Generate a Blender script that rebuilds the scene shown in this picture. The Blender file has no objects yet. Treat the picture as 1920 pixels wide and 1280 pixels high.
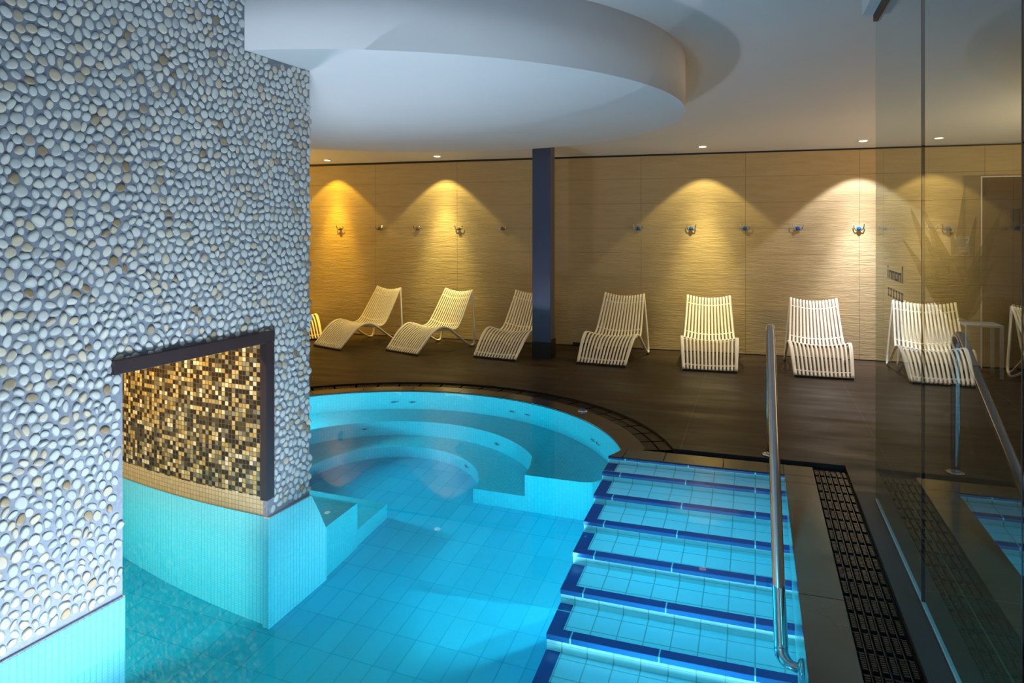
import bpy, bmesh, math, random
from mathutils import Vector, Matrix
from mathutils.geometry import delaunay_2d_cdt

random.seed(7)
S = bpy.context.scene
COL = S.collection
PI = math.pi

# ------------------------------------------------------------------ camera
TH = math.atan(456.0 / 1332.0)
cam_d = bpy.data.cameras.new('camera')
cam_d.sensor_width = 36.0
cam_d.lens = 1332.0 / 1920.0 * 36.0
cam_d.shift_y = -(640.0 - 429.0) / 1920.0
cam_d.clip_start = 0.05
cam = bpy.data.objects.new('camera', cam_d)
COL.objects.link(cam)
cam.location = (0, 0, 1.6)
cam.rotation_euler = (PI / 2, 0, TH)
S.camera = cam

# ------------------------------------------------------------------ world, exposure
S.view_settings.view_transform = 'Standard'
S.view_settings.look = 'None'
S.view_settings.gamma = 1.0
S.view_settings.exposure = 0.0
S.view_settings.use_curve_mapping = False
w = bpy.data.worlds.new('world')
S.world = w
w.use_nodes = True
w.node_tree.nodes['Background'].inputs[0].default_value = (0.3, 0.4, 0.55, 1)
w.node_tree.nodes['Background'].inputs[1].default_value = 0.2
S.cycles.use_denoising = True
S.cycles.max_bounces = 7
S.cycles.adaptive_threshold = 0.03
S.cycles.diffuse_bounces = 3
S.cycles.glossy_bounces = 4
S.cycles.transmission_bounces = 6
S.cycles.transparent_max_bounces = 8
S.cycles.sample_clamp_indirect = 6.0
S.cycles.caustics_refractive = True
S.cycles.caustics_reflective = False


def aim(o, target):
    d = Vector(target) - o.location
    o.rotation_euler = d.to_track_quat('-Z', 'Y').to_euler()


def area_light(name, loc, target, size, power, color, size_y=None, shape='DISK', spread=PI):
    l = bpy.data.lights.new(name, 'AREA')
    l.shape = shape
    l.size = size
    if size_y:
        l.shape = 'RECTANGLE'
        l.size_y = size_y
    l.energy = power
    l.color = color
    l.spread = spread
    o = bpy.data.objects.new(name, l)
    COL.objects.link(o)
    o.location = loc
    aim(o, target)
    return o


# added fill lights, no known source: cool behind the camera, warm at the right
area_light('fill_behind_camera', (-1.6, -2.6, 1.5), (-1.6, 5, 1.3), 5.0, 42, (0.60, 0.76, 1.0), 2.2)
area_light('fill_right', (4.5, 3.5, 1.3), (0, 4.5, 2.2), 3.0, 20, (1.0, 0.80, 0.62), 2.0)
area_light('warm_fill_right', (4.4, 7.6, 1.9), (1.2, 8.3, 2.75), 0.5, 40, (1.0, 0.66, 0.30), spread=math.radians(110))  # added unseen fill, warms the ceiling near the slate wall
area_light('warm_fill_left', (-8.8, 8.0, 1.9), (-5.5, 8.2, 2.75), 0.5, 40, (1.0, 0.58, 0.10), spread=math.radians(110))  # added unseen fill, orange counterpart on the left
area_light('cyan_fill_right', (1.7, 2.4, 2.93), (1.6, 2.8, 0), 0.4, 40, (0.0, 0.62, 0.85), spread=math.radians(95))  # added unseen fill, tints the deck beyond the glass teal
# added cyan fill above the pool steps, not a known lamp
LC = [area_light('cyan_fill_steps', (-0.75, 3.70, 2.95), (-0.52, 3.95, 0), 0.4, 12, (0.04, 0.72, 1.0), spread=math.radians(46))]
# lamps under water, in the pool walls and in the pool floor
LC += [area_light(*a) for a in (
    ('pool_lamp_entry', (-0.45, 1.95, -1.18), (-0.36, 3.4, -0.98), 0.24, 19, (1.0, 0.74, 0.66), None, 'DISK', math.radians(56)),
    ('pool_lamp_wall', (-1.55, 2.1, -1.27), (-2.4, 2.4, 0.9), 0.28, 21, (0.80, 0.90, 1.0), None, 'DISK', math.radians(80)),
    ('pool_lamp_left', (-0.9, 1.06, -0.50), (-2.5, 3.6, -0.4), 0.28, 21, (0.85, 0.93, 1.0)),
    ('pool_lamp_floor', (-1.4, 1.5, -1.27), (-2.2, 2.6, 1.0), 0.28, 25, (0.70, 0.84, 1.0)),
    ('pool_lamp_seat', (-3.5, 4.45, -0.62), (-3.3, 4.5, 1.0), 0.24, 33, (0.90, 0.86, 1.0)),
    ('pool_lamp_round', (-1.005, 3.75, -0.80), (-3.0, 5.5, -0.6), 0.24, 34, (0.4, 0.9, 1.0)),
    ('pool_lamp_rim', (-4.52, 4.85, -0.32), (-2.4, 5.2, -0.75), 0.24, 55, (0.30, 0.9, 1.0)),
    ('pool_lamp_niche', (-3.6, 1.5, -0.5), (-3.2, 3.6, -0.5), 0.28, 32, (0.85, 1.0, 0.84)))]
for lo_ in LC:
    lo_.data.cycles.is_caustics_light = lo_.name not in ('pool_lamp_niche', 'pool_lamp_round', 'pool_lamp_rim', 'pool_lamp_entry')


# ------------------------------------------------------------------ node helpers
class NT:
    def __init__(self, name):
        self.m = bpy.data.materials.new(name)
        self.m.use_nodes = True
        self.t = self.m.node_tree
        self.bsdf = self.t.nodes['Principled BSDF']
        self.out = self.t.nodes['Material Output']

    def n(self, typ, ins=None, **kw):
        nd = self.t.nodes.new(typ)
        for k, v in kw.items():
            setattr(nd, k, v)
        for k, v in (ins or {}).items():
            self.put(nd.inputs[k], v)
        return nd

    def put(self, sock, v):
        if hasattr(v, 'is_output') or isinstance(v, bpy.types.NodeSocket):
            self.t.links.new(v, sock)
        elif isinstance(v, bpy.types.Node):
            self.t.links.new(v.outputs[0], sock)
        else:
            if isinstance(v, (tuple, list)) and len(v) == 3 and sock.type == 'RGBA':
                v = (*v, 1)
            sock.default_value = v

    def math(self, op, a, b=0.0, c=0.0):
        nd = self.n('ShaderNodeMath', operation=op)
        self.put(nd.inputs[0], a); self.put(nd.inputs[1], b); self.put(nd.inputs[2], c)
        return nd.outputs[0]

    def vmul(self, v, s):
        nd = self.n('ShaderNodeVectorMath', operation='MULTIPLY')
        self.put(nd.inputs[0], v); nd.inputs[1].default_value = s
        return nd.outputs[0]

    def ramp(self, fac, stops, interp='LINEAR'):
        nd = self.n('ShaderNodeValToRGB')
        nd.color_ramp.interpolation = interp
        els = nd.color_ramp.elements
        while len(els) < len(stops):
            els.new(0.5)
        for e, (p, c) in zip(els, stops):
            e.position = p
            e.color = (*c, 1)
        self.put(nd.inputs[0], fac)
        return nd.outputs[0]

    def mix(self, fac, a, b):
        nd = self.n('ShaderNodeMix', data_type='RGBA')
        self.put(nd.inputs[0], fac); self.put(nd.inputs[6], a); self.put(nd.inputs[7], b)
        return nd.outputs[2]

    def noise(self, vec, scale, detail=4, rough=0.55):
        nd = self.n('ShaderNodeTexNoise')
        if vec is not None:
            self.put(nd.inputs['Vector'], vec)
        nd.inputs['Scale'].default_value = scale
        nd.inputs['Detail'].default_value = detail
        nd.inputs['Roughness'].default_value = rough
        return nd.outputs[0]

    def obj(self):
        return self.n('ShaderNodeTexCoord').outputs['Object']

    def uv(self):
        return self.n('ShaderNodeTexCoord').outputs['UV']

    def xyz(self, v):
        nd = self.n('ShaderNodeSeparateXYZ')
        self.put(nd.inputs[0], v)
        return nd.outputs

    def joint(self, coord, pitch, width, off=0.0):
        """1 on the tile, 0 in the joint."""
        f = self.math('FRACT', self.math('ADD', self.math('DIVIDE', coord, pitch), off))
        e = self.math('MINIMUM', f, self.math('SUBTRACT', 1.0, f))
        nd = self.n('ShaderNodeMapRange')
        self.put(nd.inputs[0], e)
        nd.inputs[1].default_value = width / pitch * 0.35
        nd.inputs[2].default_value = width / pitch * 0.65
        return nd.outputs[0]

    def bump(self, h, strength, dist=0.01):
        nd = self.n('ShaderNodeBump')
        nd.inputs['Strength'].default_value = strength
        nd.inputs['Distance'].default_value = dist
        self.put(nd.inputs['Height'], h)
        self.put(self.bsdf.inputs['Normal'], nd.outputs[0])

    def set(self, color=None, rough=None, metal=None, spec=None, **kw):
        b = self.bsdf.inputs
        if color is not None: self.put(b['Base Color'], color)
        if rough is not None: self.put(b['Roughness'], rough)
        if metal is not None: self.put(b['Metallic'], metal)
        if spec is not None: self.put(b['Specular IOR Level'], spec)
        for k, v in kw.items():
            self.put(b[k], v)
        return self.m


def simple(name, color, rough=0.5, metal=0.0, spec=0.5, var=0.06, vscale=6.0):
    t = NT(name)
    f = t.noise(t.obj(), vscale, 3)
    lo = tuple(c * (1 - var) for c in color)
    hi = tuple(min(1, c * (1 + var)) for c in color)
    t.set(t.ramp(f, [(0.3, lo), (0.7, hi)]), rough, metal, spec)
    return t.m


# ------------------------------------------------------------------ materials
M = {}

t = NT('pebble')
isl = t.n('ShaderNodeNewGeometry').outputs['Random Per Island']
c = t.ramp(isl, [(0.0, (0.46, 0.51, 0.52)), (0.25, (0.61, 0.66, 0.65)), (0.5, (0.53, 0.59, 0.60)),
                 (0.75, (0.66, 0.69, 0.65)), (0.88, (0.56, 0.50, 0.36)), (0.95, (0.46, 0.44, 0.38)), (0.99, (0.26, 0.19, 0.10))])
sp = t.noise(t.obj(), 90, 4)
M['pebble'] = t.set(t.mix(t.math('MULTIPLY', sp, 0.25), c, (0.35, 0.33, 0.29)), 0.42)

t = NT('pebble_grout')
f = t.noise(t.obj(), 60, 5)
M['grout'] = t.set(t.ramp(f, [(0.3, (0.15, 0.18, 0.235)), (0.7, (0.23, 0.265, 0.33))]), 0.8)
t.bump(f, 0.4, 0.004)

t = NT('slate_wall_panel')
o = t.obj(); X = t.xyz(o)
jx = t.joint(X[0], 1.32, 0.006, 0.09)
jz = t.joint(X[2], 0.33, 0.0045, 0.13)
j = t.math('MULTIPLY', jx, jz)
n1 = t.noise(t.vmul(o, (1.3, 1, 9)), 3.0, 8, 0.62)
n2 = t.noise(t.vmul(o, (1, 1, 2.5)), 1.1, 5, 0.6)
wv = t.n('ShaderNodeTexWave', {'Vector': t.vmul(o, (0.35, 1, 1.6)), 'Scale': 7.0, 'Distortion': 9.0, 'Detail': 4.0, 'Detail Scale': 2.2}, bands_direction='Z')
n3 = t.noise(t.vmul(o, (2.6, 1, 14)), 5.0, 6, 0.7)
h = t.math('ADD', t.math('ADD', t.math('MULTIPLY', n1, 0.75), t.math('MULTIPLY', n3, 0.45)), t.math('MULTIPLY', wv.outputs[1], t.math('MULTIPLY', n2, 0.10)))
h2 = t.math('ADD', h, t.math('MULTIPLY', j, 0.4))
colr = t.ramp(n1, [(0.25, (0.44, 0.335, 0.175)), (0.75, (0.53, 0.41, 0.225))])
M['wall'] = t.set(t.mix(j, (0.30, 0.23, 0.13), colr), 0.62, spec=0.35)
t.bump(h2, 0.65, 0.012)

M['paint'] = simple('white_ceiling_paint', (0.74, 0.755, 0.78), 0.85, var=0.015, vscale=1.2, spec=0.2)
M['plaster'] = simple('grey_plaster', (0.42, 0.44, 0.47), 0.8, var=0.03, spec=0.2)

t = NT('brown_slate_deck')
o = t.obj(); X = t.xyz(o)
n1 = t.noise(t.vmul(o, (0.8, 3.2, 1)), 1.5, 7, 0.52)
n2 = t.noise(o, 0.9, 3)
n3 = t.noise(t.vmul(o, (1, 4, 1)), 14, 5)
colr = t.ramp(n1, [(0.25, (0.016, 0.010, 0.006)), (0.55, (0.036, 0.024, 0.0145)), (0.8, (0.066, 0.046, 0.030))])
colr = t.mix(t.math('MULTIPLY', n2, 0.45), colr, (0.036, 0.026, 0.018))
jj = t.math('MULTIPLY', t.joint(X[0], 1.38, 0.008, 0.374), t.joint(X[1], 1.9, 0.008, 0.12))
colr = t.mix(jj, (0.085, 0.06, 0.036), colr)
rg = t.ramp(n1, [(0.3, (0.33,) * 3), (0.75, (0.62,) * 3)])
M['deck'] = t.set(colr, rg, spec=0.20)
t.bump(t.math('ADD', t.math('ADD', n1, t.math('MULTIPLY', n3, 0.12)), t.math('MULTIPLY', jj, 0.1)), 0.4, 0.012)

t = NT('wet_dark_coping_stone')
o = t.obj()
n1 = t.noise(o, 2.0, 4)
M['coping'] = t.set(t.ramp(n1, [(0.3, (0.040, 0.030, 0.024)), (0.7, (0.065, 0.050, 0.040))]), t.ramp(t.noise(o, 5, 3), [(0.3, (0.10,) * 3), (0.7, (0.2,) * 3)]))
t.bump(t.noise(o, 8, 3), 0.06, 0.01)
M['strip'] = simple('matt_dark_stone', (0.022, 0.023, 0.026), 0.5, spec=0.25)
M['joint'] = simple('pale_grout_joint', (0.55, 0.5, 0.42), 0.6)

t = NT('black_grate_plastic')
M['grate'] = t.set(t.ramp(t.noise(t.obj(), 30, 3), [(0.3, (0.006, 0.006, 0.007)), (0.7, (0.016, 0.014, 0.013))]), 0.28, spec=0.3)
M['void'] = simple('black_channel', (0.006, 0.006, 0.007), 0.6)


def tile_uv(name, px, py, gap, stops, joint_c, rough=0.18, hgap=None, bump=0.15):
    """Tiles laid in UV metres, one random shade each."""
    t = NT(name)
    uv = t.uv(); X = t.xyz(uv)
    a = t.joint(X[0], px, gap)
    b = t.joint(X[1], py, hgap or gap)
    j = t.math('MULTIPLY', a, b)
    cell = t.n('ShaderNodeCombineXYZ', {0: t.math('FLOOR', t.math('DIVIDE', X[0], px)), 1: t.math('FLOOR', t.math('DIVIDE', X[1], py))})
    wn = t.n('ShaderNodeTexWhiteNoise', {'Vector': cell}, noise_dimensions='3D')
    colr = t.ramp(wn.outputs[0], stops, 'CONSTANT' if len(stops) > 3 else 'LINEAR')
    t.set(t.mix(j, joint_c, colr), rough)
    t.bump(j, bump, 0.003)
    return t.m


M['pool_wall'] = tile_uv('pool_mosaic_aqua_lit', 0.027, 0.027, 0.005, [(0, (0.11, 0.59, 0.66)), (1, (0.16, 0.65, 0.72))], (0.11, 0.55, 0.65), hgap=0.0032)  # cyan of lamps and water put into the tile colour
M['white_lit_wall'] = tile_uv('pool_mosaic_white_lit', 0.027, 0.027, 0.005, [(0, (0.66, 0.80, 0.85)), (1, (0.74, 0.86, 0.90))], (0.45, 0.64, 0.72), hgap=0.0032)  # same mosaic coloured whiter, as if lit by the near white lamp
M['pool_floor'] = tile_uv('pale_aqua_pool_floor', 0.125, 0.25, 0.006, [(0, (0.06, 0.52, 0.70)), (1, (0.09, 0.58, 0.75))], (0.03, 0.40, 0.56))
M['step'] = tile_uv('white_step_tile', 0.129, 0.129, 0.006, [(0, (0.70, 0.80, 0.84)), (1, (0.76, 0.84, 0.87))], (0.38, 0.46, 0.46))
M['blue'] = tile_uv('dark_blue_nosing_tile', 0.43, 0.6, 0.007, [(0, (0.003, 0.060, 0.225)), (1, (0.005, 0.075, 0.27))], (0.40, 0.66, 0.72))
M['mosaic'] = tile_uv('brown_gold_mosaic', 0.0265, 0.0265, 0.0036,
                      [(0, (0.035, 0.026, 0.016)), (0.30, (0.075, 0.058, 0.032)), (0.44, (0.16, 0.15, 0.10)), (0.56, (0.40, 0.29, 0.10)),
                       (0.70, (0.52, 0.42, 0.20)), (0.82, (0.74, 0.68, 0.50)), (0.92, (0.26, 0.25, 0.17))], (0.10, 0.085, 0.06), rough=0.1)
M['band'] = tile_uv('cream_mosaic_band', 0.0265, 0.0265, 0.004, [(0, (0.55, 0.46, 0.28)), (1, (0.66, 0.56, 0.36))], (0.36, 0.30, 0.19))

M['frame'] = simple('dark_bronze_frame', (0.035, 0.024, 0.028), 0.35)
M['column'] = simple('blue_grey_steel_paint', (0.085, 0.10, 0.175), 0.32, metal=0.35, var=0.04, vscale=2)
M['black'] = simple('black_base_paint', (0.008, 0.008, 0.009), 0.5)
M['slat'] = simple('ivory_powder_coat', (0.86, 0.82, 0.74), 0.42, var=0.03)
M['rubber'] = simple('black_rubber', (0.012, 0.012, 0.013), 0.6)
M['steel'] = simple('brushed_steel', (0.62, 0.63, 0.65), 0.12, metal=1.0, var=0.04)
M['chrome'] = simple('chrome', (0.8, 0.8, 0.82), 0.1, metal=1.0, var=0.02)
M['blueball'] = simple('blue_glass_knob', (0.02, 0.11, 0.42), 0.06, var=0.1)
M['yellow_lit_knob'] = simple('blue_knob_yellow_lit', (0.16, 0.12, 0.08), 0.1, var=0.1)  # brown tone puts reflected yellow light into the blue knob's colour
M['white_profile'] = simple('white_aluminium_profile', (0.7, 0.68, 0.70), 0.35)
M['alu'] = simple('satin_aluminium_profile', (0.34, 0.30, 0.32), 0.4)
M['table'] = simple('grey_table_metal', (0.30, 0.32, 0.35), 0.4)
M['paper'] = simple('white_paper', (0.75, 0.74, 0.7), 0.7)
M['ink'] = simple('blue_grey_ink', (0.12, 0.13, 0.25), 0.7)
M['red_ink'] = simple('red_ink', (0.55, 0.12, 0.08), 0.7)
M['letter'] = simple('grey_brown_vinyl', (0.34, 0.27, 0.22), 0.6)
M['jet'] = simple('dark_jet_nozzle', (0.03, 0.06, 0.09), 0.4)


def glass(name, tint, ior=1.5):
    t = NT(name)
    t.t.nodes.remove(t.bsdf)
    tr = t.n('ShaderNodeBsdfTransparent', {0: tint})
    gl = t.n('ShaderNodeBsdfGlossy', {'Color': (1, 1, 1), 'Roughness': 0.0})
    fr = t.n('ShaderNodeFresnel', {0: ior})
    back = t.n('ShaderNodeNewGeometry').outputs['Backfacing']
    mx = t.n('ShaderNodeMixShader', {0: t.math('MULTIPLY', fr.outputs[0], t.math('SUBTRACT', 1.0, back)), 1: tr.outputs[0], 2: gl.outputs[0]})
    t.t.links.new(mx.outputs[0], t.out.inputs[0])
    return t.m


M['glass'] = glass('grey_tinted_glass', (0.83, 0.90, 0.91), 1.75)
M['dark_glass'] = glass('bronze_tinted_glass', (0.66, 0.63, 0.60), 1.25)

t = NT('sheer_dark_leaves')
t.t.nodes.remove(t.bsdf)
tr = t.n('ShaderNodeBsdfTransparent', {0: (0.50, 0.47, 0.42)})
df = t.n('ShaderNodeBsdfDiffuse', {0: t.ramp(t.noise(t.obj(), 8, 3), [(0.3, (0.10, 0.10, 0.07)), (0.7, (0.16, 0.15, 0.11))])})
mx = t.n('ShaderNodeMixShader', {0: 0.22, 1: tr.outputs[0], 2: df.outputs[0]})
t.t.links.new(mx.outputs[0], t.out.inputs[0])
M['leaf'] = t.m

t = NT('sheer_vinyl_lettering')
t.t.nodes.remove(t.bsdf)
tr = t.n('ShaderNodeBsdfTransparent', {0: (0.80, 0.72, 0.70)})
df = t.n('ShaderNodeBsdfDiffuse', {0: t.ramp(t.noise(t.obj(), 20, 2), [(0.3, (0.30, 0.22, 0.18)), (0.7, (0.36, 0.27, 0.22))])})
mx = t.n('ShaderNodeMixShader', {0: 0.35, 1: tr.outputs[0], 2: df.outputs[0]})
t.t.links.new(mx.outputs[0], t.out.inputs[0])
M['letter'] = t.m

t = NT('pool_water')
t.t.nodes.remove(t.bsdf)
rf = t.n('ShaderNodeBsdfRefraction', {'Color': (1, 1, 1), 'Roughness': 0.0, 'IOR': 1.33})
gl = t.n('ShaderNodeBsdfGlossy', {'Color': (1, 1, 1), 'Roughness': 0.0})
fr = t.n('ShaderNodeFresnel', {0: 1.33})
bk_ = t.n('ShaderNodeNewGeometry').outputs['Backfacing']
fac = t.math('MULTIPLY', fr.outputs[0], t.math('ADD', 0.42, t.math('MULTIPLY', bk_, 0.58)))
wm = t.n('ShaderNodeMixShader', {0: fac, 1: rf.outputs[0], 2: gl.outputs[0]})
t.t.links.new(wm.outputs[0], t.out.inputs[0])
ab = t.n('ShaderNodeVolumeAbsorption', {'Color': (0.0, 0.88, 0.95), 'Density': 0.6})
t.t.links.new(ab.outputs[0], t.out.inputs[1])
M['water'] = t.m


def emit(name, color, strength):
    t = NT(name)
    t.set((0.8, 0.8, 0.8), 0.5)
    t.put(t.bsdf.inputs['Emission Color'], color)
    t.put(t.bsdf.inputs['Emission Strength'], strength)
    return t.m


M['lamp'] = emit('lit_downlight', (1.0, 0.88, 0.62), 3.5)


# ------------------------------------------------------------------ mesh helpers
def link(name, bm, mat, parent=None, smooth=False, loc=None, rot=None):
    me = bpy.data.meshes.new(name)
    bm.normal_update()
    if smooth:
        for f in bm.faces:
            f.smooth = True
    bm.to_mesh(me)
    bm.free()
    for m in (mat if isinstance(mat, (list, tuple)) else [mat]):
        me.materials.append(m)
    o = bpy.data.objects.new(name, me)
    COL.objects.link(o)
    if parent:
        o.parent = parent
    if loc:
        o.location = loc
    if rot:
        o.rotation_euler = rot
    return o


def tag(o, label, cat, group=None, kind=None):
    o['label'] = label
    o['category'] = cat
    if group: o['group'] = group
    if kind: o['kind'] = kind
    return o


def thing(name, label, cat, loc=(0, 0, 0), rz=0, group=None, kind=None):
    o = bpy.data.objects.new(name, None)
    o.empty_display_size = 0.1
    COL.objects.link(o)
    o.location = loc
    o.rotation_euler = (0, 0, rz)
    return tag(o, label, cat, group, kind)


def box(bm, a, b, mi=0):
    x0, y0, z0 = a; x1, y1, z1 = b
    v = [bm.verts.new(p) for p in ((x0, y0, z0), (x1, y0, z0), (x1, y1, z0), (x0, y1, z0), (x0, y0, z1), (x1, y0, z1), (x1, y1, z1), (x0, y1, z1))]
    fs = []
    for q in ((0, 3, 2, 1), (4, 5, 6, 7), (0, 1, 5, 4), (1, 2, 6, 5), (2, 3, 7, 6), (3, 0, 4, 7)):
        f = bm.faces.new([v[i] for i in q]); f.material_index = mi; fs.append(f)
    return fs


def cbox(a, b, bev=0.0):
    bm = bmesh.new()
    box(bm, a, b)
    if bev:
        bmesh.ops.bevel(bm, geom=list(bm.edges), offset=bev, segments=2, affect='EDGES', profile=0.5)
    return bm


def boxuv(bm):
    """UV in metres by dominant axis."""
    uv = bm.loops.layers.uv.verify()
    bm.normal_update()
    for f in bm.faces:
        n = f.normal
        ax = max(range(3), key=lambda i: abs(n[i]))
        for l in f.loops:
            p = l.vert.co
            l[uv].uv = (p.y, p.z) if ax == 0 else ((p.x, p.z) if ax == 1 else (p.x, p.y))


def prism(bm, poly, z0, z1, mi=0, side_mi=None, bottom=True):
    """Extruded plan polygon (counter-clockwise), metre UVs along the wall."""
    uv = bm.loops.layers.uv.verify()
    side_mi = mi if side_mi is None else side_mi
    n = len(poly)
    lo = [bm.verts.new((x, y, z0)) for x, y in poly]
    hi = [bm.verts.new((x, y, z1)) for x, y in poly]
    f = bm.faces.new(hi); f.material_index = mi
    top = [f]
    if bottom:
        f = bm.faces.new(lo[::-1]); f.material_index = mi
        top.append(f)
    run = 0.0
    for i in range(n):
        k = (i + 1) % n
        d = math.hypot(poly[k][0] - poly[i][0], poly[k][1] - poly[i][1])
        f = bm.faces.new((lo[i], lo[k], hi[k], hi[i])); f.material_index = side_mi
        for l, q in zip(f.loops, ((run, z0), (run + d, z0), (run + d, z1), (run, z1))):
            l[uv].uv = q
        run += d
    for f in top:
        for l in f.loops:
            l[uv].uv = (l.vert.co.x, l.vert.co.y)
    bm.normal_update()
    big = [f for f in top if len(f.verts) > 4]
    if big:
        bmesh.ops.triangulate(bm, faces=big)


def arc(cx, cy, r, a0, a1, n):
    return [(cx + r * math.cos(math.radians(a0 + (a1 - a0) * i / n)), cy + r * math.sin(math.radians(a0 + (a1 - a0) * i / n))) for i in range(n + 1)]


def catmull(pts, per=6):
    P = [Vector(p) for p in pts]
    P = [P[0] * 2 - P[1]] + P + [P[-1] * 2 - P[-2]]
    out = []
    for i in range(1, len(P) - 2):
        a, b, c, d = P[i - 1:i + 3]
        for k in range(per):
            u = k / per
            out.append(0.5 * (2 * b + (c - a) * u + (2 * a - 5 * b + 4 * c - d) * u * u + (3 * b - a - 3 * c + d) * u ** 3))
    out.append(P[-2])
    return out


def sweep(bm, path, section, up=Vector((0, 0, 1)), side=None, cap=True):
    """Sweep a closed 2D section (a along 'side', b along normal) along a path."""
    rings = []
    n = len(path)
    prev = None
    for i, p in enumerate(path):
        tdir = (path[min(i + 1, n - 1)] - path[max(i - 1, 0)]).normalized()
        if side is not None:
            s = side - tdir * side.dot(tdir)
            s.normalize()
        else:
            if prev is None:
                ref = up if abs(tdir.dot(up)) < 0.9 else Vector((1, 0, 0))
                s = tdir.cross(ref).normalized()
            else:
                s = (prev - tdir * prev.dot(tdir)).normalized()
            prev = s
        nn = s.cross(tdir).normalized()
        rings.append([bm.verts.new(p + s * a + nn * b) for a, b in section])
    m = len(section)
    for r0, r1 in zip(rings, rings[1:]):
        for k in range(m):
            bm.faces.new((r0[k], r0[(k + 1) % m], r1[(k + 1) % m], r1[k]))
    if cap:
        bm.faces.new(rings[0][::-1])
        bm.faces.new(rings[-1])


def circle_sec(r, n=10):
    return [(r * math.cos(2 * PI * k / n), r * math.sin(2 * PI * k / n)) for k in range(n)]


def tube(bm, pts, r, n=10, per=6, smooth=True):
    sweep(bm, catmull(pts, per) if smooth else [Vector(p) for p in pts], circle_sec(r, n))


def lathe(bm, prof, n=24, axis='Z', off=(0, 0, 0)):
    """prof: (radius, height) list."""
    rings = []
    for r, h in prof:
        ring = []
        for k in range(n):
            a = 2 * PI * k / n
            x, y = r * math.cos(a), r * math.sin(a)
            p = (x, y, h) if axis == 'Z' else ((x, -h, y) if axis == '-Y' else (h, x, y))
            ring.append(bm.verts.new(Vector(p) + Vector(off)))
        rings.append(ring)
    for r0, r1 in zip(rings, rings[1:]):
        for k in range(n):
            bm.faces.new((r0[k], r0[(k + 1) % n], r1[(k + 1) % n], r1[k]))
    bm.faces.new(rings[0][::-1]); bm.faces.new(rings[-1])
    bmesh.ops.recalc_face_normals(bm, faces=list(bm.faces))


def copy_tree(o, parent=None):
    c = o.copy()
    COL.objects.link(c)
    if parent: c.parent = parent
    for ch in list(o.children):
        copy_tree(ch, c)
    return c


# ------------------------------------------------------------------ plan of the pool
CX, CY, RR = -2.70, 4.525, 1.885          # round pool
D_IN, D_OUT = 2.06, 2.265                 # round drain
XR = 0.18                                 # right edge of the water
YB = 4.962                                # back edge of the stairs
XS = -0.98                                # left side of the stairs
YN = 1.0                                  # near end of the pool
ZF = -1.30                                # pool floor
XL = -5.3


def rim(r, right):
    """Outline from the stairs corner round the back to the left."""
    return arc(CX, CY, r, right, 178, 72)


corner = [(XS, YB), (-0.955, 5.02), (-0.925, 5.10)]
water_out = [(XL, YN), (XR, YN), (XR, YB)] + corner + rim(RR, 19.5) + [(XL, 4.3)]


# ------------------------------------------------------------------ setting: floor, walls, ceiling
def wall_y(x):
    return 9.535 + 0.018 * x


# deck with a hole for pool, coping and drains
bm = bmesh.new()
hole = [(XL - 0.3, YN - 0.3), (0.575, YN - 0.3), (0.575, 5.275), (-0.555, 5.275)] + rim(D_OUT, 19.3) + [(XL - 0.3, 4.3)]
outer = [(-9, -3), (4.6, -3), (4.6, 10), (-9, 10)]
es = []
for loop in (outer, hole):
    vs = [bm.verts.new((x, y, 0)) for x, y in loop]
    es += [bm.edges.new((vs[i], vs[(i + 1) % len(vs)])) for i in range(len(vs))]
bmesh.ops.triangle_fill(bm, use_beauty=True, use_dissolve=False, edges=es)
for f in bm.faces:
    if f.normal.z < 0: f.normal_flip()
vs = [bm.verts.new((x, y, 0)) for x, y in hole]
lo = [bm.verts.new((x, y, -0.12)) for x, y in hole]
for i in range(len(hole)):
    k = (i + 1) % len(hole)
    bm.faces.new((vs[i], vs[k], lo[k], lo[i])).material_index = 1
floor = link('floor', bm, [M['deck'], M['void']])
tag(floor, 'dark brown slate deck around the pool', 'floor', kind='structure')

# back wall, its dark shadow gap and skirting
bm = bmesh.new()
p = [(-9, wall_y(-9)), (4.6, wall_y(4.6))]
prism(bm, [p[0], p[1], (4.6, 10.1), (-9, 10.1)], 0, 2.578)
wall_back = link('wall_back', bm, M['wall'])
tag(wall_back, 'beige slate panelled wall behind the loungers', 'wall', kind='structure')
bm = bmesh.new()
prism(bm, [(-9, wall_y(-9) - 0.004), (4.6, wall_y(4.6) - 0.004), (4.6, 10.1), (-9, 10.1)], 2.566, 2.60)
o = link('trim_1', bm, M['black']); tag(o, 'thin black shadow gap where wall meets ceiling', 'trim', kind='structure')
bm = bmesh.new()
prism(bm, [(-9, wall_y(-9) - 0.006), (4.6, wall_y(4.6) - 0.006), (4.6, wall_y(4.6)), (-9, wall_y(-9))], 0, 0.012)
o = link('baseboard_back', bm, M['black']); tag(o, 'thin dark joint at the foot of the slate wall', 'baseboard', kind='structure')

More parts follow.
